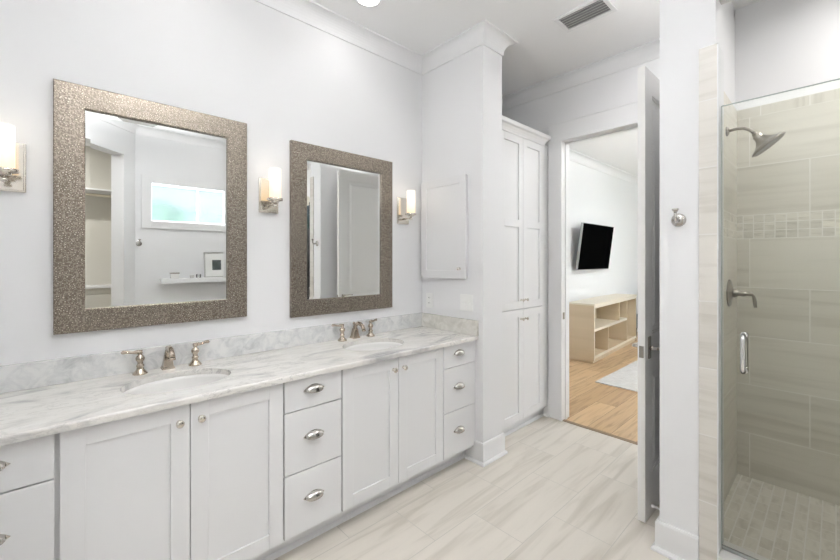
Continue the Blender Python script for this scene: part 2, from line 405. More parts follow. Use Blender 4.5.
# door casing
def casing(name, y0, y1, top, xf, w, depth, mt):
    m = MB()
    m.box(xf-depth, xf, y1, y1+w, 0, top, .002); m.box(xf-depth, xf, y0-w, y0, 0, top, .002)
    m.box(xf-depth-.003, xf, y0-w, y1+w, top, top+.155, .002); m.box(xf-depth-.006, xf, y0-w-.002, y1+w+.002, top+.155, top+.163, .002)
    m.box(xf-depth-.008, xf, y1-.004, y1+.022, 0, top, .003); m.box(xf-depth-.008, xf, y0-.022, y0+.004, 0, top, .003)
    m.box(xf-depth-.009, xf, y0-.022, y1+.022, top-.004, top+.022, .003)
    return m
m = casing('', .70, 1.63, 2.445, XD, .122, .018, TRIM)
m.box(XD-.001, XD+T+.001, 1.628, 1.642, 0, 2.452); m.box(XD-.001, XD+T+.001, .688, .702, 0, 2.452); m.box(XD-.001, XD+T+.001, .70, 1.63, 2.440, 2.452)
m.box(XD+.04, XD+.075, 1.620, 1.629, 0, 2.44, .002); m.box(XD+.04, XD+.075, .70, 1.629, 2.428, 2.441, .002)
fr = struct(m.build('trim_door_frame', TRIM))
m = MB(); m.box(XD+.001, XD+.030, 1.6255, 1.6285, .885, .945, .001); m.build('strike_plate', BRUSH, fr)
struct(MB().box(XD-.01, XD+.03, .70, 1.63, -.002, .004, .001).build('trim_threshold', mat('oak_threshold', (.22, .16, .10), .5)))
# linen-side filler board against the door wall
# ---- shower tiling
def bands(name, mk, mats, top=2.383):
    m = MB()
    for i, (z0, z1) in enumerate(((0, 1.542), (1.542, 1.692), (1.692, 2.322), (2.322, top))):
        m.slot = i; mk(m, z0, z1)
    return struct(m.build(name, mats))
bands('wall_shower_tile_back', lambda m, a, b: m.box(3.25, 3.262, YO, .454, a, b), ST_BACK)
bands('wall_shower_tile_side', lambda m, a, b: m.box(XC+T, 3.25, .442, .454, a, b), ST_SIDE)
bands('wall_shower_tile_far', lambda m, a, b: m.box(XC, 3.25, YO, YO+.012, a, b), ST_SIDE)
m = MB(); m.box(XC-.011, XC, .354, .424, 0, 2.36, .0015)
struct(m.build('trim_jamb_tile', ST_JAMB))
m = MB(); m.box(XC-.004, XC+T, .354, .364, 0, 2.36); m.box(XC-.0125, XC-.004, .3520, .3565, 0, 2.36)
struct(m.build('trim_jamb_edge', mat('edge_profile', (.74, .745, .75), .3)))
struct(MB().box(XC-.012, XC+T+.012, YO+.012, .354, 0, .104, .004).build('trim_shower_curb', CURB))
# ---- window
wf = bpy.data.objects.new('window_1', None); COL.objects.link(wf); wf.location = (0, 0, 0); struct(wf)
m = MB()
c0, c1, d0, d1 = WX0-.095, WX1+.095, WZ0-.085, WZ1+.085
m.box(c0, WX0+.006, YO, YO+.02, d0, d1, .002); m.box(WX1-.006, c1, YO, YO+.02, d0, d1, .002)
m.box(WX0+.006, WX1-.006, YO, YO+.02, d0, WZ0+.006, .002); m.box(WX0+.006, WX1-.006, YO, YO+.02, WZ1-.006, d1, .002)
m.build('window_casing', TRIM, wf)
m = MB(); xm = (WX0+WX1)/2
for a, b_, c_, d_ in ((WX0, WX0+.018, WZ0, WZ1), (WX1-.018, WX1, WZ0, WZ1), (WX0, WX1, WZ0, WZ0+.018), (WX0, WX1, WZ1-.018, WZ1), (xm-.009, xm+.009, WZ0, WZ1)):
    m.box(a, b_, YO-.09, YO-.05, c_, d_)
m.build('window_sash', TRIM, wf)
for a, b_ in ((WX0+.018, xm-.009), (xm+.009, WX1-.018)):
    MB().box(a, b_, YO-.074, YO-.069, WZ0+.018, WZ1-.018).build('window_pane', FROST, wf)
# outside
tag(MB().box(-6, 12, -14, -3.2, -.35, -.3).build('lawn', GRASS), 'green lawn outside beyond the high bathroom window', 'lawn', kind='stuff')
m = MB()
for i in range(60):
    m.ball((-1.5+i*.12+R.uniform(-.1,.1), -6.2+R.uniform(-.4,.4), R.uniform(.4, 2.4)), R.uniform(.40, .5), seg=9, rings=6)
m.box(-1.6, 6, -6.5, -6.0, -.3, 2.6)
tag(m.build('hedge', LEAF), 'green hedge blurred behind the frosted high window', 'hedge', kind='stuff')

# ================================================================== VANITY
YF = 1.715      # front of doors
TH = .020
def vmap(u, v, d): return (u, YF + TH - d, v)            # face pointing at -Y, d grows towards the room
def shaker(m, u0, u1, v0, v1, th, rail=.064, rec=.008, mid=None):
    b = .0014
    m.box(u0, u0+rail, v0, v1, 0, th, b); m.box(u1-rail, u1, v0, v1, 0, th, b)
    m.box(u0+rail-.0005, u1-rail+.0005, v0, v0+rail, 0, th, b); m.box(u0+rail-.0005, u1-rail+.0005, v1-rail, v1, 0, th, b)
    if mid: m.box(u0+rail-.0005, u1-rail+.0005, mid-rail/2, mid+rail/2, 0, th, b)
    m.box(u0+rail-.004, u1-rail+.004, v0+rail-.004, v1-rail+.004, 0, th-rec)
def knob(m, c, ax, r=.0145):
    m.lathe([(0,0), (.009,0), (.0095,.002), (.0055,.004), (.0045,.012), (.006,.015), (r*.85,.018), (r,.022), (r*.95,.026), (r*.6,.029), (0,.030)], c, ax, 18)
def cup_pull(m, c):
    cx, cz = c
    a, hh, dp = .049, .025, .026
    rows = []
    n, k = 20, 8
    # flange with pointed ends
    pts_t = [(cx-a-.006+ (2*a+.012)*i/n) for i in range(n+1)]
    def lens(x): t = (x-cx)/(a+.006); return (1-abs(t)**2.0)
    top = [(x, cz+.002+hh*lens(x)) for x in pts_t]; bot = [(x, cz+.002-.019*lens(x)) for x in pts_t]
    ring = top + bot[::-1][1:-1]
    fa = [m._v((x, YF-.0005, z)) for x, z in ring]; fb = [m._v((x, YF-.003, z)) for x, z in ring]
    m.face(fb); m.face(fa[::-1])
    for i in range(len(ring)): j = (i+1) % len(ring); m.face([fa[i], fa[j], fb[j], fb[i]])
    # hood bulging outwards over the upper half and hanging down in front
    grid = []
    for i in range(n+1):
        th = PI*i/n; x = cx - (a-.004)*math.cos(th); wdt = max(.02, math.sin(th))**.75
        grid.append([m._v((x, YF-.003-dp*wdt*math.sin(PI/2*j/k), cz+.002 + (hh-.002)*wdt*math.cos(PI/2*j/k)**.9 - .010*wdt*(j/k)**2)) for j in range(k+1)])
    for a_, b_ in zip(grid, grid[1:]):
        for j in range(k): m.face([a_[j], a_[j+1], b_[j+1], b_[j]], True)
    # rolled lower lip
    m.tube([g[-1].co.copy() for g in grid], .0016, 8)
def unit(name, label, cat, x0, x1):
    t = thing(name, label, cat, ((x0+x1)/2, 2.0, 0)); t['group'] = 'vanity base cabinets'
    return t
def off(m, t):                                      # world -> thing coordinates
    bmesh.ops.translate(m.bm, verts=m.bm.verts, vec=-Vector(t.location)); return m
ZB, ZT = .118, .848
def carcass(t, x0, x1):
    m = MB(); g = .0
    m.box(x0+g, x0+.018, YF+TH+.001, YW-.002, .105, .850); m.box(x1-.018, x1-g, YF+TH+.001, YW-.002, .105, .850)
    m.box(x0+.018, x1-.018, YF+TH+.001, YW-.002, .105, .123); m.box(x0+.018, x1-.018, YW-.012, YW-.002, .123, .850)
    m.box(x0+.018, x1-.018, YF+TH+.001, YF+TH+.012, .123, .850)
    off(m, t).build('carcass', CAB, t)
def sink_base(x0, x1, label):
    t = unit('sink_base_cabinet', label, 'cabinet', x0, x1); carcass(t, x0, x1)
    xm = (x0+x1)/2; g = .0035
    for a, b_, kx in ((x0+g, xm-.0015, xm-.038), (xm+.0015, x1-g, xm+.036)):
        m = MB(); m.map = vmap; shaker(m, a, b_, ZB, ZT, TH); d = off(m, t).build('door', CAB, t)
        m = MB(); knob(m, (kx, YF, .782), (0,-1,0)); off(m, t).build('knob', NICKEL, d)
def drawers(x0, x1, label, zs=(.699, .409), gr=.0035):
    t = unit('drawer_base_cabinet', label, 'cabinet', x0, x1); carcass(t, x0, x1)
    g = .0035; cuts = [ZT, zs[0], zs[1], ZB]
    for i in range(3):
        z1 = cuts[i] - (.0025 if i else 0); z0 = cuts[i+1] + (.0025 if i < 2 else 0)
        m = MB(); m.map = vmap; m.box(x0+g, x1-gr, z0, z1, 0, TH, .0016); d = off(m, t).build('drawer', CAB, t)
        m = MB(); cup_pull(m, ((x0+x1)/2-.004, (z0+z1)/2+.008)); off(m, t).build('cup_pull', PULL, d)
drawers(-.318, -.004, 'white three-drawer vanity cabinet cut off at the left edge of the photo', gr=.0095)
sink_base(-.004, .748, 'white two-door vanity cabinet under the left sink and big mirror')
drawers(.748, 1.053, 'white three-drawer vanity cabinet in the middle, between the two door cabinets')
sink_base(1.053, 1.800, 'white two-door vanity cabinet under the right sink and farther mirror')
drawers(1.800, 2.109, 'white three-drawer vanity cabinet at the right end against the column')
m = MB(); m.box(XL, -.320, YF+TH, YF+TH+.018, .105, .850)
m.box(2.110, 2.129, YF+.004, YF+.022, .105, .850)
struct(m.build('trim_vanity_filler', CAB))
m = MB(); m.box(XL, 2.128, 1.812, 1.828, 0, .104); m.sweep([(2.128,1.812), (XL,1.812)], [(0,0), (.016,0), (.014,.012), (.004,.02), (0,.02)])
m.box(XL, 2.128, YF+TH+.004, 1.830, .092, .1045)
tag(m.build('vanity_toe_kick', CAB), 'long white recessed plinth on the tiled floor beneath the vanity cabinets', 'toe kick')
# countertop with two oval cut-outs
SINKS = [(.385, 1.965), (1.445, 1.975)]
SA, SB = .207, .158
CT, CB, CF = .878, .852, 1.692
m = MB(); bm = m.bm
def loop(pts): vs_ = [bm.verts.new(p) for p in pts]; return [bm.edges.new((vs_[i], vs_[(i+1) % len(vs_)])) for i in range(len(vs_))]
pts = [(XL+.001, CF), (XC-.001, CF), (XC-.001, YW-.001), (XL+.001, YW-.001)]
E_ = loop([(x, y, CT) for x, y in pts]); inner = []
for sx, sy in SINKS: inner += loop([(sx+SA*math.cos(2*PI*i/48), sy+SB*math.sin(2*PI*i/48), CT) for i in range(48)])
r = bmesh.ops.triangle_fill(bm, use_beauty=True, use_dissolve=False, edges=E_+inner)
top = [f for f in bm.faces]
r = bmesh.ops.extrude_face_region(bm, geom=top)
bmesh.ops.translate(bm, verts=[v for v in r['geom'] if isinstance(v, bmesh.types.BMVert)], vec=(0,0,CB-CT))
fe = [e for e in bm.edges if len(e.link_faces) == 2 and all(abs(v.co.z-CT) < 1e-5 for v in e.verts) and all(abs(v.co.y-CF) < 1e-5 for v in e.verts)]
bmesh.ops.bevel(bm, geom=fe, offset=.008, segments=4, profile=.5, affect='EDGES')
ct = tag(m.build('countertop', MARBLE), 'long white and grey veined marble countertop with two oval sink openings', 'countertop')
m = MB(); m.box(XL+.001, XC-.022, YW-.021, YW-.001, CT, .984, .002)
tag(m.build('backsplash', SPLASH), 'long low marble upstand along the wall below the mirrors', 'backsplash')
m = MB(); m.box(XC-.021, XC-.001, 1.690, YW-.001, CT, .984, .002)
tag(m.build('side_splash', SPLASHW), 'short marble side upstand against the column under the switches', 'backsplash')
# sinks
def sink(cx, cy, label):
    t = thing('sink', label, 'sink', (cx, cy, CB-.15), group='oval undermount sinks')
    m = MB(); prof = []
    n = 14
    out = [(1.06, .15-.002), (1.0, .148), (.985, .13)]
    prof = [(1.0*1.07, .149), (1.0, .149), (.985, .135)] + [(.985*math.cos(PI/2*k/n)**.75 if k < n else 0.0, .135-.125*math.sin(PI/2*k/n)) for k in range(1, n+1)]
    prof = [(r_ if r_ > .02 else 0, z) for r_, z in prof]
    m.lathe(prof, (0,0,0), seg=48, sx=SA, sy=SB)
    m.build('basin', PORC, t)
    m = MB(); m.lathe([(.0,.0125), (.010,.0125), (.012,.016), (.020,.016), (.022,.013), (.022,.008)], seg=24); m.build('drain', BRUSH, t)
    return t
sink(*SINKS[0], 'oval white undermount sink below the larger near mirror')
sink(*SINKS[1], 'oval white undermount sink below the farther mirror by the column')
# faucets
def faucet(cx, label):
    t = thing('faucet', label, 'faucet', (cx, 2.195, CT), group='widespread lever faucets')
    m = MB()     # spout: square flared foot, tapering neck, curving beak
    m.frustum(-.026, .026, -.024, .026, 0, .010, .004); m.frustum(-.021, .021, -.019, .021, .010, .060, .008)
    m.tube([(0,0,.045), (0,-.001,.070), (0,-.012,.086), (0,-.034,.096), (0,-.062,.094), (0,-.085,.080), (0,-.094,.064)], [.014,.0135,.013,.0125,.012,.0115,.0125], 16)
    m.lathe([(.0125,0), (.013,-.003), (.012,-.010), (0,-.010)], (0,-.095,.063), (0,.25,1), 16)
    m.lathe([(0,0), (.004,0), (.004,.022), (.007,.025), (.0085,.031), (.006,.037), (0,.039)], (0,.012,.060), seg=14)
    m.build('spout', FAUCET, t)
    for s_ in (-1, 1):
        m = MB()
        m.lathe([(0,0), (.028,0), (.028,.004), (.023,.009), (.015,.018), (.012,.026), (.015,.030), (.015,.034), (.011,.038), (.011,.048), (.016,.053), (.0175,.061), (.014,.069), (.008,.073), (.007,.078), (.010,.082), (0,.086)], (s_*.113, 0, 0), seg=22)
        h = m.build('handle', FAUCET, t)
        m = MB()
        dx, dy = (-.98, .2) if s_ < 0 else (.97, .24)
        P0 = Vector((s_*.113, 0, .082)); D = Vector((dx, dy, 0)).normalized()
        m.tube([P0-D*.008, P0+D*.012+Vector((0,0,.003)), P0+D*.028+Vector((0,0,.002)), P0+D*.050+Vector((0,0,.006)), P0+D*.065+Vector((0,0,.006)), P0+D*.072+Vector((0,0,.004))], [.0095,.008,.0055,.006,.0075,.004], 12)
        m.build('lever', FAUCET, h)
    for k in kids(t):
        for q in [k]+kids(k):
            cx0 = 0 if q.name.startswith('spout') else (-.113 if sum(v.co.x for v in k.data.vertices) < 0 else .113)
            for v in q.data.vertices: v.co = Vector((cx0+(v.co.x-cx0)*(1.05 if q is k else .98), v.co.y*1.08 + (.022 if cx0 == 0 else 0), v.co.z*(1.08 if cx0 == 0 else 1.2)))
    return t
f1 = faucet(.385, 'polished nickel lever faucet set behind the near left sink')
again(f1, 'polished nickel lever faucet set behind the far right sink by the column', (1.462, 2.195, CT))

# ================================================================== MIRRORS
def mirror(x0, x1, z0, z1, label):
    t = thing('wall_mirror', label, 'mirror', ((x0+x1)/2, YW, z0), group='framed mirrors over the vanity')
    W, H = x1-x0, z1-z0; fw = .102
    m = MB()
    # profile: width inwards, depth from wall; mitred ring
    prof = [(0,0), (0,.024), (.003,.027), (.05,.0275), (.098,.0265), (fw,.024), (fw,.0)]
    rows = []
    for o_, d in prof:
        rows.append([m._v((sx*(W/2-o_), -d-.0005, (H-o_ if top_ else o_))) for sx, top_ in ((-1,0), (1,0), (1,1), (-1,1))])
    for a, b_ in zip(rows, rows[1:]+rows[:1]):
        for i in range(4): j = (i+1) % 4; m.face([a[i], a[j], b_[j], b_[i]])
    f = m.build('frame', HAMMER, t)
    m = MB(); a = fw-.004; bev = .022; y0, y1 = -.0139, -.0145
    w2, h0, h1 = W/2-a, a, H-a
    o4 = [m._v(p) for p in ((-w2,y0,h0), (w2,y0,h0), (w2,y0,h1), (-w2,y0,h1))]
    i4 = [m._v(p) for p in ((-w2+bev,y1,h0+bev), (w2-bev,y1,h0+bev), (w2-bev,y1,h1-bev), (-w2+bev,y1,h1-bev))]
    b4 = [m._v(p) for p in ((-w2,-.008,h0), (w2,-.008,h0), (w2,-.008,h1), (-w2,-.008,h1))]
    m.face(i4); m.face(b4)
    for i in range(4): j = (i+1) % 4; m.face([o4[i], o4[j], i4[j], i4[i]]); m.face([b4[i], b4[j], o4[j], o4[i]])
    m.build('mirror_glass', MIRROR, t)
    m = MB(); e = fw-.001
    for q in ((-W/2+e-.003, -W/2+e, e-.003, H-e+.003), (W/2-e, W/2-e+.003, e-.003, H-e+.003), (-W/2+e, W/2-e, e-.003, e), (-W/2+e, W/2-e, H-e, H-e+.003)):
        m.box(q[0], q[1], -.0150, -.009, q[2], q[3])
    m.build('inner_lip', BLACKM, t)
mirror(-.021, .765, 1.090, 2.168, 'large mirror in hammered pewter frame hanging over the near left sink')
mirror(1.023, 1.805, 1.055, 2.131, 'mirror in hammered pewter frame hanging over the far right sink by the column')
# ================================================================== SCONCES
def sconce(x, label, warm=1):
    t = thing('wall_sconce', label, 'wall lamp', (x, YW, 1.680), group='opal cylinder wall sconces')
    m = MB(); m.box(-.057, .057, -.012, -.0005, 0, .200, .003); m.box(-.050, .050, -.016, -.011, .006, .194, .002); m.build('backplate', NICKEL, t)
    m = MB(); m.tube([(0,-.014,.036), (0,-.045,.034), (0,-.085,.036), (0,-.098,.048), (0,-.100,.062)], [.008,.007,.007,.008,.009], 12)
    m.lathe([(0,0), (.011,0), (.013,.006), (.008,.012), (.008,.02), (0,.02)], (0,-.100,.028), seg=16)
    m.build('arm', NICKEL, t)
    m = MB(); m.lathe([(0,0), (.020,0), (.022,.004), (.022,.010), (.040,.012), (.041,.024), (.036,.024), (.036,.014), (0,.014)], (0,-.100,.050), seg=28)
    for a in range(3):
        an = a*2*PI/3+.5; m.ball((.042*math.cos(an), -.1+.042*math.sin(an), .068), .005, seg=8, rings=6)
    m.build('cup', NICKEL, t)
    m = MB(); m.lathe([(.031,.064), (.0315,.075), (.0315,.240), (.0295,.242), (.028,.240), (.028,.064)], (0,-.100,0), seg=32); m.build('glass_shade', OPAL, t)
    L_ = light('sconce_bulb', 'POINT', (0,-.100,.262), .07, (1, .86, .66), .03); L_.parent = t
    return t
s1 = sconce(-.158, 'lit opal glass wall sconce left of the near mirror, cut off by the photo edge')
again(s1, 'lit opal glass wall sconce between the two mirrors', (.893, YW, 1.680))
again(s1, 'lit opal glass wall sconce right of the far mirror beside the small wall cabinet', (1.922, YW, 1.680))
# ================================================================== COLUMN FITTINGS
t = thing('medicine_cabinet', 'small white shaker wall cabinet mounted on the column above the switches', 'cabinet', (XC, 2.013, 1.268))
m = MB(); m.box(-.018, -.0005, -.224, .222, .006, .742); m.build('body', CAB, t)
m = MB(); m.map = lambda u, v, d: (-.018-d*.8, u, v); shaker(m, -.230, .228, .001, .747, .018, .058, .009); d = m.build('door', LINEN, t)
m = MB(); knob(m, (-.032, -.178, .075), (-1,0,0), .011); m.build('knob', NICKEL, d)
def plate(w_, h_, label, cat, name, y, z, kind):
    t = thing(name, label, cat, (XC, y, z))
    m = MB(); m.box(-.006, -.0005, -w_/2, w_/2, -h_/2, h_/2, .002); m.build('cover_plate', PLASTIC, t)
    if kind == 'outlet':
        for dz in (-.020, .020):
            m = MB(); m.box(-.0085, -.006, -.016, .016, dz-.014, dz+.014, .002); o = m.build('receptacle', PLASTIC, t)
            m = MB(); m.box(-.0089, -.0082, -.008, -.0055, dz-.003, dz+.007); m.box(-.0089, -.0082, .0055, .008, dz-.003, dz+.007); m.build('slot', BLACKM, o)
    else:
        for dy in (-.023, .023):
            m = MB(); m.box(-.0085, -.006, dy-.006, dy+.006, -.013, .013, .001); m.map = None; m.box(-.018, -.0085, dy-.004, dy+.004, .000, .008, .001); m.build('toggle_switch', PLASTIC, t)
plate(.072, .115, 'white outlet plate in the corner beside the side upstand', 'outlet', 'wall_outlet', 2.175, 1.088, 'outlet')
plate(.118, .118, 'white double switch plate under the small wall cabinet on the column', 'light switch', 'light_switch_plate', 1.798, 1.100, 'switch')
# ================================================================== LINEN CABINET
LX0, LX1, LY = 2.358, 3.135, 1.745
t = thing('linen_cabinet', 'tall built-in white linen cabinet between the column and the bedroom door', 'cabinet', ((LX0+LX1)/2, 2.0, 0))
m = MB(); m.box(LX0, LX1, LY+.022, YW-.003, .098, 2.43); m.box(LX0, LX1, 1.805, 1.822, 0, .098)
m.box(LX1, XD-.001, LY+.022, LY+.04, .098, 2.43); m.box(LX1, XD-.001, 1.812, 1.828, 0, .098)
off(m, t).build('body', LINEN, t)
lm = lambda u, v, d: (u, LY+.020-d, v)
for x0, x1, kx in ((2.455, 2.7755, 2.745), (2.7785, 3.095, 2.808)):
    m = MB(); m.map = lm; shaker(m, x0, x1, 1.010, 2.405, .020, .060, .010, 1.70); d = off(m, t).build('upper_door', LINEN, t)
    m = MB(); knob(m, (kx, LY, 1.080), (0,-1,0), .012); off(m, t).build('knob', NICKEL, d)
    m = MB(); m.map = lm; shaker(m, x0, x1, .108, 1.003, .020, .060, .010); d = off(m, t).build('lower_door', LINEN, t)
    m = MB(); knob(m, (kx, LY, .925), (0,-1,0), .012); off(m, t).build('knob', NICKEL, d)
m = MB(); m.map = lm; m.box(LX0, 2.452, .098, 2.43, 0, .004); m.box(3.098, LX1, .098, 2.43, 0, .004); off(m, t).build('face_stile', LINEN, t)
m = MB(); pr = [(0,2.405), (.024,2.405), (.028,2.418), (.036,2.432), (.052,2.450), (.066,2.458), (.070,2.466), (.070,2.488), (0,2.488)]
m.sweep([(LX1-.045, LY+.10), (LX1-.045, LY+.016), (LX0, LY+.016)], [(a*.85, z) for a, z in pr])
off(m, t).build('crown_moulding', LINEN, t)
m = MB(); m.sweep([(XD-.002,1.806), (LX0,1.806)], [(0,0), (.014,0), (.012,.01), (.004,.018), (0,.018)]); off(m, t).build('shoe_moulding', LINEN, t)
# ================================================================== BEDROOM DOOR LEAF
LX, LY0, LY1 = 2.275, .690, .727
dr = bpy.data.objects.new('door_1', None); COL.objects.link(dr); dr.location = (XD-.03, .71, 0); struct(dr)
dr['label'] = 'tall white two-panel bedroom door standing open'
m = MB(); x0, x1, z0, z1 = LX, 3.190, .008, 2.438; st = .115
m.box(x0, x0+st, LY0, LY1, z0, z1, .0015); m.box(x1-st, x1, LY0, LY1, z0, z1, .0015)
for a, b_ in ((z0, .24), (.80, 1.00), (2.31, z1)): m.box(x0+st-.001, x1-st+.001, LY0, LY1, a, b_)
m.box(x0+st-.002, x1-st+.002, LY0+.011, LY1-.011, .2, 2.35)
for a, b_ in ((.24, .80), (1.00, 2.31)):
    for s_ in (0, 1):
        m.map = (lambda u, v, d: (u, LY0+.011-d, v)) if s_ == 0 else (lambda u, v, d: (u, LY1-.011+d, v))
        m.frustum(x0+st+.035, x1-st-.035, a+.035, b_-.035, 0, .008, .02)
        for q in ((x0+st, x0+st+.012, a, b_), (x1-st-.012, x1-st, a, b_), (x0+st, x1-st, a, a+.012), (x0+st, x1-st, b_-.012, b_)):
            m.box(*q, 0, .007, .003)
    m.map = None
off(m, dr).build('door_leaf', DOORM, dr)
m = MB(); m.box(LX-.0015, LX+.001, .697, .720, .882, .945, .0008); off(m, dr).build('latch_plate', BRUSH, dr)
for s_, yy in ((-1, LY0), (1, LY1)):
    m = MB(); a, b_ = sorted((yy, yy+s_*.007)); m.box(LX+.042, LX+.078, a, b_, .872, .992, .003); h = off(m, dr).build('handle_plate', BRUSH, dr)
    m = MB(); yk = yy+s_*.007
    m.lathe([(0,0), (.011,0), (.011,.012), (.008,.014), (.008,.034), (0,.034)], (LX+.06, yk, .930), (0,s_,0), 16)
    m.tube([(LX+.06, yk+s_*.034, .930), (LX+.075, yk+s_*.037, .931), (LX+.120, yk+s_*.034, .931), (LX+.162, yk+s_*.030, .928)], [.0085,.008,.007,.007], 10)
    off(m, dr).build('lever', NICKEL, h)
for z in (.25, 1.25, 2.2):
    m = MB(); m.cyl((3.196, .724, z), .006, .09, seg=12); off(m, dr).build('hinge', BRUSH, dr)
m = MB(); m.lathe([(0,0), (.010,0), (.010,.004), (.005,.006), (.005,.072), (.008,.074), (.008,.088), (0,.0895)], (2.37, .5995, .060), (0,1,0), 12)
tag(m.build('door_stop', PLASTIC), 'small white door stop on the baseboard behind the open door', 'door stop')
# ================================================================== SHOWER
t = thing('shower_door', 'frameless clear glass shower door with D pull standing on the curb', 'shower door', (2.185, .0, .112))
m = MB(); m.box(-.004, .004, -.40, .350, .004, 1.985); gp = m.build('glass_panel', SHGLASS, t)
m = MB(); m.box(-.0042, .0042, -.40, .350, 1.985, 1.9875); m.box(-.0042, .0042, .350, .3517, .004, 1.9875); m.build('polished_edge', GEDGE, gp)
m = MB()
for s_ in (-1, 1):
    y, z0, z1 = .272, .800, .978; o_ = .042
    pts = [(s_*.004, y, z0+.012), (s_*.020, y, z0+.010), (s_*(o_-.008), y, z0+.012), (s_*o_, y, z0+.026), (s_*(o_+.001), y, (z0+z1)/2), (s_*o_, y, z1-.026), (s_*(o_-.008), y, z1-.012), (s_*.020, y, z1-.010), (s_*.004, y, z1-.012)]
    m.tube(pts, .0095, 14)
    for z in (z0+.012, z1-.012): m.cyl((s_*.004, y, z), .013, .004, (s_,0,0), 16)
m.build('pull_handle', CHROME, t)
for z in (.22, 1.72):
    m = MB(); m.box(-.012, .012, -.46, -.36, z, z+.06, .003); m.build('hinge', CHROME, t)
m = MB(); m.box(-.006, .006, -.40, .350, -.006, .010, .002); m.build('sweep_seal', mat('clear_vinyl', (.30, .31, .30), .2), t)
t = thing('shower_glass_panel', 'fixed clear glass panel beside the hinged shower door on the curb', 'shower screen', (2.185, -.8, .104))
m = MB(); m.box(-.004, .004, -.315, .335, .001, 1.993); m.build('glass_panel', SHGLASS, t)
# shower head
t = thing('showerhead', 'brushed nickel bell shower head on bent arm on the tiled wall', 'shower head', (2.89, .442, 2.165))
m = MB(); m.lathe([(0,0), (.028,0), (.028,.004), (.022,.010), (.014,.014), (0,.014)], (0,0,0), (0,-1,0), 22); m.build('wall_flange', BRUSH, t)
m = MB(); m.tube([(0,-.008,0), (0,-.045,.004), (0,-.080,.000), (0,-.108,-.018), (0,-.128,-.044)], .0085, 14); m.build('shower_arm', BRUSH, t)
ax = Vector((.10, -.62, -.78)).normalized()
m = MB(); c = Vector((0,-.124,-.040))
m.lathe([(0,0), (.013,.001), (.016,.008), (.014,.014), (.020,.018), (.024,.026), (.022,.034), (.026,.042), (.034,.056), (.050,.072), (.074,.086), (.088,.092), (.090,.100), (.084,.103), (0,.103)], c, ax, 30)
m.build('bell', BRUSH, t)
m = MB(); m.cyl(c+ax*.1032, .078, .002, ax, 28); m.build('spray_face', mat('spray_face', (.30, .29, .27), .45, .6), t)
# valve
t = thing('shower_valve', 'brushed nickel shower control with lever on the tiled wall below the shower head', 'shower valve', (2.97, .442, 1.205))
m = MB(); m.lathe([(0,0), (.082,0), (.082,.004), (.074,.009), (.040,.012), (.036,.018), (0,.018)], (0,0,0), (0,-1,0), 32); m.build('escutcheon', BRUSH, t)
m = MB(); m.lathe([(0,0), (.024,0), (.026,.012), (.020,.022), (.015,.034), (.018,.050), (.015,.060), (.011,.070), (.012,.080), (.014,.086), (0,.094)], (0,-.016,0), (0,-1,0), 22); h = m.build('stem', BRUSH, t)
m = MB(); m.tube([(0,-.085,.002), (0,-.104,.001), (.002,-.114,-.012), (.004,-.119,-.045), (.004,-.122,-.078)], [.009,.008,.008,.010,.008], 12); m.build('lever', BRUSH, h)
# robe hooks
t = thing('robe_hook', 'polished nickel robe hook on the white wing wall beside the shower tile', 'robe hook', (XC, .504, 1.592))
m = MB(); m.lathe([(0,0), (.031,0), (.031,.003), (.026,.009), (.014,.014), (0,.014)], (0,0,0), (-1,0,0), 24); m.build('rosette', PULL, t)
m = MB(); m.tube([(-.010,0,0), (-.026,0,-.004), (-.040,0,-.006), (-.052,0,.002), (-.056,0,.018), (-.056,0,.034)], [.010,.008,.007,.007,.006,.006], 12)
m.lathe([(0,0), (.006,0), (.013,.010), (.015,.015), (.012,.018), (0,.020)], (-.056,0,.032), seg=16); m.ball((-.034,0,-.004), .010)
m.build('hook', PULL, t)
again(t, 'polished nickel robe hook on the window wall, seen in the near mirror', (.685, YO, 1.600), -PI/2)

# ================================================================== WINDOW WALL SHELF (seen in the mirror)
m = MB(); m.box(.882, 2.05, YO+.0005, YO+.150, 1.120, 1.178, .004)
tag(m.build('floating_shelf', TRIM), 'white floating shelf below the high window, seen in the near mirror', 'shelf')
t = thing('trinket_box', 'small white lidded box at the left end of the floating shelf', 'box', (1.035, YO+.075, 1.178))
m = MB(); m.box(-.045, .045, -.03, .03, 0, .058, .004); m.build('body', PORC, t)
m = MB(); m.box(-.049, .049, -.034, .034, .058, .072, .003); m.build('lid', BRUSH, t)
for i, (x, r_, h_, lab) in enumerate(((1.225, .024, .036, 'small clear glass cup on the floating shelf next to the white box'), (1.300, .028, .045, 'clear glass cup on the floating shelf beside the picture frame'))):
    m = MB(); m.lathe([(0,0), (r_*.8,0), (r_,.004), (r_,h_), (r_-.003,h_), (r_-.004,.008), (0,.008)], (0,0,0), seg=22)
    o = m.build('glass_cup', mat('smoky_glass' , (.55,.55,.53), .1, .0) if i < 0 else SILVERF if i == 0 else CLEARG); o.location = (x, YO+.07, 1.178); tag(o, lab, 'cup')
t = thing('picture_frame', 'white matted picture frame with small dark print leaning on the floating shelf', 'picture frame', (1.555, YO+.060, 1.178))
tm = Matrix.Rotation(.10, 4, 'X')
def tilt(u, v, d): p = tm @ Vector((u, d, v)); return (p.x, p.y, p.z)
m = MB(); m.map = tilt
for q in ((-.185, -.172, 0, .330), (.172, .185, 0, .330), (-.172, .172, 0, .013), (-.172, .172, .317, .330)): m.box(q[0], q[1], q[2], q[3], -.010, .010)
m.build('frame', SILVERF, t)
m = MB(); m.map = tilt; m.box(-.172, .172, .013, .317, -.006, .002); m.build('mat_board', MAT_W, t)
m = MB(); m.map = tilt; m.box(-.090, .018, .095, .228, .002, .0035); m.build('print', ART, t)
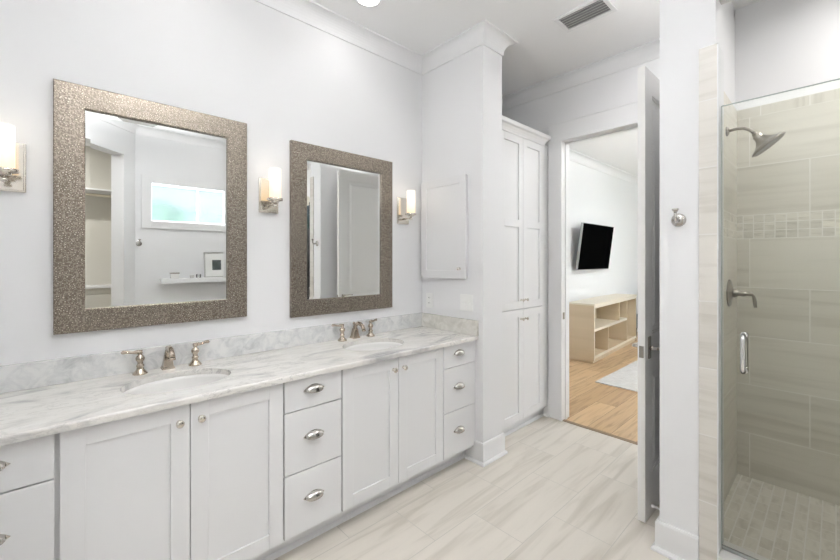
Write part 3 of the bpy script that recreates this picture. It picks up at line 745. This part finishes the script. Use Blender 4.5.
# ================================================================== CLOSET SHELVING
t = thing('closet_shelving', 'built-in closet shelves with hanging rod and drawers, seen in the near mirror', 'shelving', (-.4, -2.4, 0))
m = MB(); m.box(-1.498, .698, -2.598, -2.22, 2.34, 2.36); off(m, t).build('upper_shelf', TRIM, t)
m = MB(); m.tube([(-1.49, -2.30, 2.28), (.69, -2.30, 2.28)], .016, 12); off(m, t).build('hanging_rod', BIRCHT, t)
m = MB(); m.box(-1.498, .698, -2.598, -2.16, 1.03, 1.055); off(m, t).build('lower_shelf', TRIM, t)
m = MB(); m.box(-1.498, .698, -2.598, -2.20, 0, 1.028); off(m, t).build('drawer_carcass', CLOSETW, t)
for i in range(3):
    for k in range(3):
        x = -1.44+i*.70
        m = MB(); m.box(x, x+.67, -2.20, -2.182, .06+k*.30, .34+k*.30, .003); off(m, t).build('drawer', CLOSETW, t)
# ================================================================== CEILING FITTINGS
for i, (x, y, where) in enumerate(DOWNLIGHTS):
    if DLP[i] == 0: continue
    zc = 3.055 if 'shower' in where else CEIL
    t = thing('downlight', 'round white recessed ceiling light ' + where, 'ceiling light', (x, y, zc-.010), group='recessed ceiling lights')
    m = MB(); m.lathe([(.066,.0099), (.066,.002), (.070,0), (.086,.004), (.088,.0099)], seg=36); m.build('trim_ring', TRIM, t)
    m = MB(); m.lathe([(0,.004), (.066,.004), (.066,.008), (0,.008)], seg=36); m.build('diffuser', LED, t)
for (x, y, z), lab in zip(FILL_BOWLS, ('added unseen brushed bowl pendant giving fill light in the bathroom', 'added unseen brushed bowl pendant giving fill light in the bedroom')):
    t = thing('fill_bowl_pendant', lab, 'ceiling light', (x, y, z))
    m = MB(); m.lathe([(0,-.075), (.06,-.07), (.12,-.05), (.165,-.015), (.175,.008), (.171,.008), (.160,-.013), (.115,-.045), (0,-.06)], seg=36); m.build('bowl', PORC, t)
    for k in range(3):
        an = 2*PI*k/3; m = MB(); m.tube([(.170*math.cos(an), .170*math.sin(an), .005), (.02*math.cos(an), .02*math.sin(an), CEIL-z-.01)], .004, 8); m.build('rod', NICKEL, t)
    m = MB(); m.lathe([(0,0), (.05,0), (.06,.014), (0,.014)], (0,0,CEIL-z-.015), seg=24); m.build('canopy', NICKEL, t)
t = thing('ceiling_vent', 'rectangular white air vent with grey louvers in the ceiling by the door', 'vent', (2.475, 1.105, CEIL-.010))
m = MB(); W2, L2 = .105, .165; f_ = .026
for q in ((-W2, -W2+f_, -L2, L2), (W2-f_, W2, -L2, L2), (-W2+f_, W2-f_, -L2, -L2+f_), (-W2+f_, W2-f_, L2-f_, L2)): m.box(q[0], q[1], q[2], q[3], 0, .0095, .002)
m.build('frame', TRIM, t)
m = MB(); m.box(-W2+f_, W2-f_, -L2+f_, L2-f_, .0085, .0095); m.build('backing', mat('duct_dark', (.34, .34, .34), .8), t)
for k in range(6):
    x = -W2+f_+.012 + k*(2*W2-2*f_-.024)/5
    m = MB(); m.map = lambda a, b_, c_, x=x: (x + a + c_*1.2, b_, c_+.001); m.box(-.0022, .0022, -L2+f_, L2-f_, 0, .007); m.build('louver', mat('louver', (.68,.68,.67), .5) if k == 0 else bpy.data.materials['louver'], t)
# ================================================================== BEDROOM CONTENT
t = thing('bookcase', 'low pale birch cubby bookcase against the bedroom wall below the television', 'bookcase', (5.30, 2.232, 0), math.radians(3.6))
Lb, Db, Hb = 2.02, .36, .805
m = MB(); e = .022
m.box(0, e, 0, Db, .03, Hb-e, .001); m.box(Lb-e, Lb, 0, Db, .03, Hb-e, .001); m.box(e, Lb-e, 0, Db, .06, .06+e); m.box(e, Lb-e, Db-.01, Db, .03, Hb-e)
m.box(.01, Lb-.01, .02, Db-.01, 0, .04); m.build('body', BIRCH, t)
m = MB(); m.box(-.004, Lb+.004, -.006, Db+.004, Hb-e, Hb, .002); m.build('top', BIRCHT, t)
m = MB(); m.box(e, 1.50, .004, Db-.01, .425, .460); m.build('middle_shelf', BIRCHT, t)
for x, a, b_ in ((1.50, .082, Hb-e), (1.10, .460, Hb-e), (.58, .082, .425)):
    m = MB(); m.box(x, x+.022, .006, Db-.01, a, b_); m.build('divider', BIRCH, t)
m = MB()
for q in ((e, Lb-e, .060, .095), (e, Lb-e, Hb-.060, Hb-e)): m.box(q[0], q[1], -.002, .006, q[2], q[3])
for x in (0, Lb-.022): m.box(x, x+.022, -.002, .0, .04, Hb-e)
m.build('face_edge', BIRCHT, t)
t = thing('television', 'black flat television tilted on its bracket on the bedroom wall', 'television', (6.12, 2.58, 1.255))
def tv(u, v, d): a = -.125; return (u, d*math.cos(a) + v*math.sin(a), v*math.cos(a) - d*math.sin(a))
m = MB(); m.map = tv; m.box(-.565, .565, 0, .700, 0, .035, .004); m.build('casing', mat('tv_shell', (.35, .35, .36), .35, .5), t)
m = MB(); m.map = tv; m.box(-.558, .558, .010, .694, -.002, .001); m.build('screen', BLACK, t)
m = MB(); m.box(-.2, .2, .09, .0995, .10, .55); m.box(-.18, -.14, .0, .095, .2, .5); m.box(.14, .18, .0, .095, .2, .5); m.build('wall_bracket', BLACKM, t)
m = MB(); m.box(4.50, 7.4, -.9, 1.885, 0, .010, .003)
tag(m.build('area_rug', RUG), 'light grey woven rug on the oak floor in front of the bookcase', 'rug')
t = thing('armchair', 'grey round-backed chair just past the far end of the birch bookcase', 'chair', (8.02, 2.22, 0), PI*.5)
m = MB(); m.box(-.33, .33, -.33, .33, .16, .40, .04, 3); m.build('seat', GREYF, t)
m = MB(); m.map = lambda u, v, d: (u, d, v)
prof = [(-.34, .16)] + [(-.34, .80)] + [(-.34*math.cos(PI*k/12), .80+.22*math.sin(PI*k/12)) for k in range(1, 12)] + [(.34, .80), (.34, .16)]
m.prism(prof, -.36, -.24); m.build('backrest', GREYF, t)
for x in (-.28, .28):
    for y in (-.28, .28):
        m = MB(); m.lathe([(0,0), (.012,0), (.02,.16), (0,.16)], (x, y, 0), seg=10); m.build('leg', BLACKM, t)
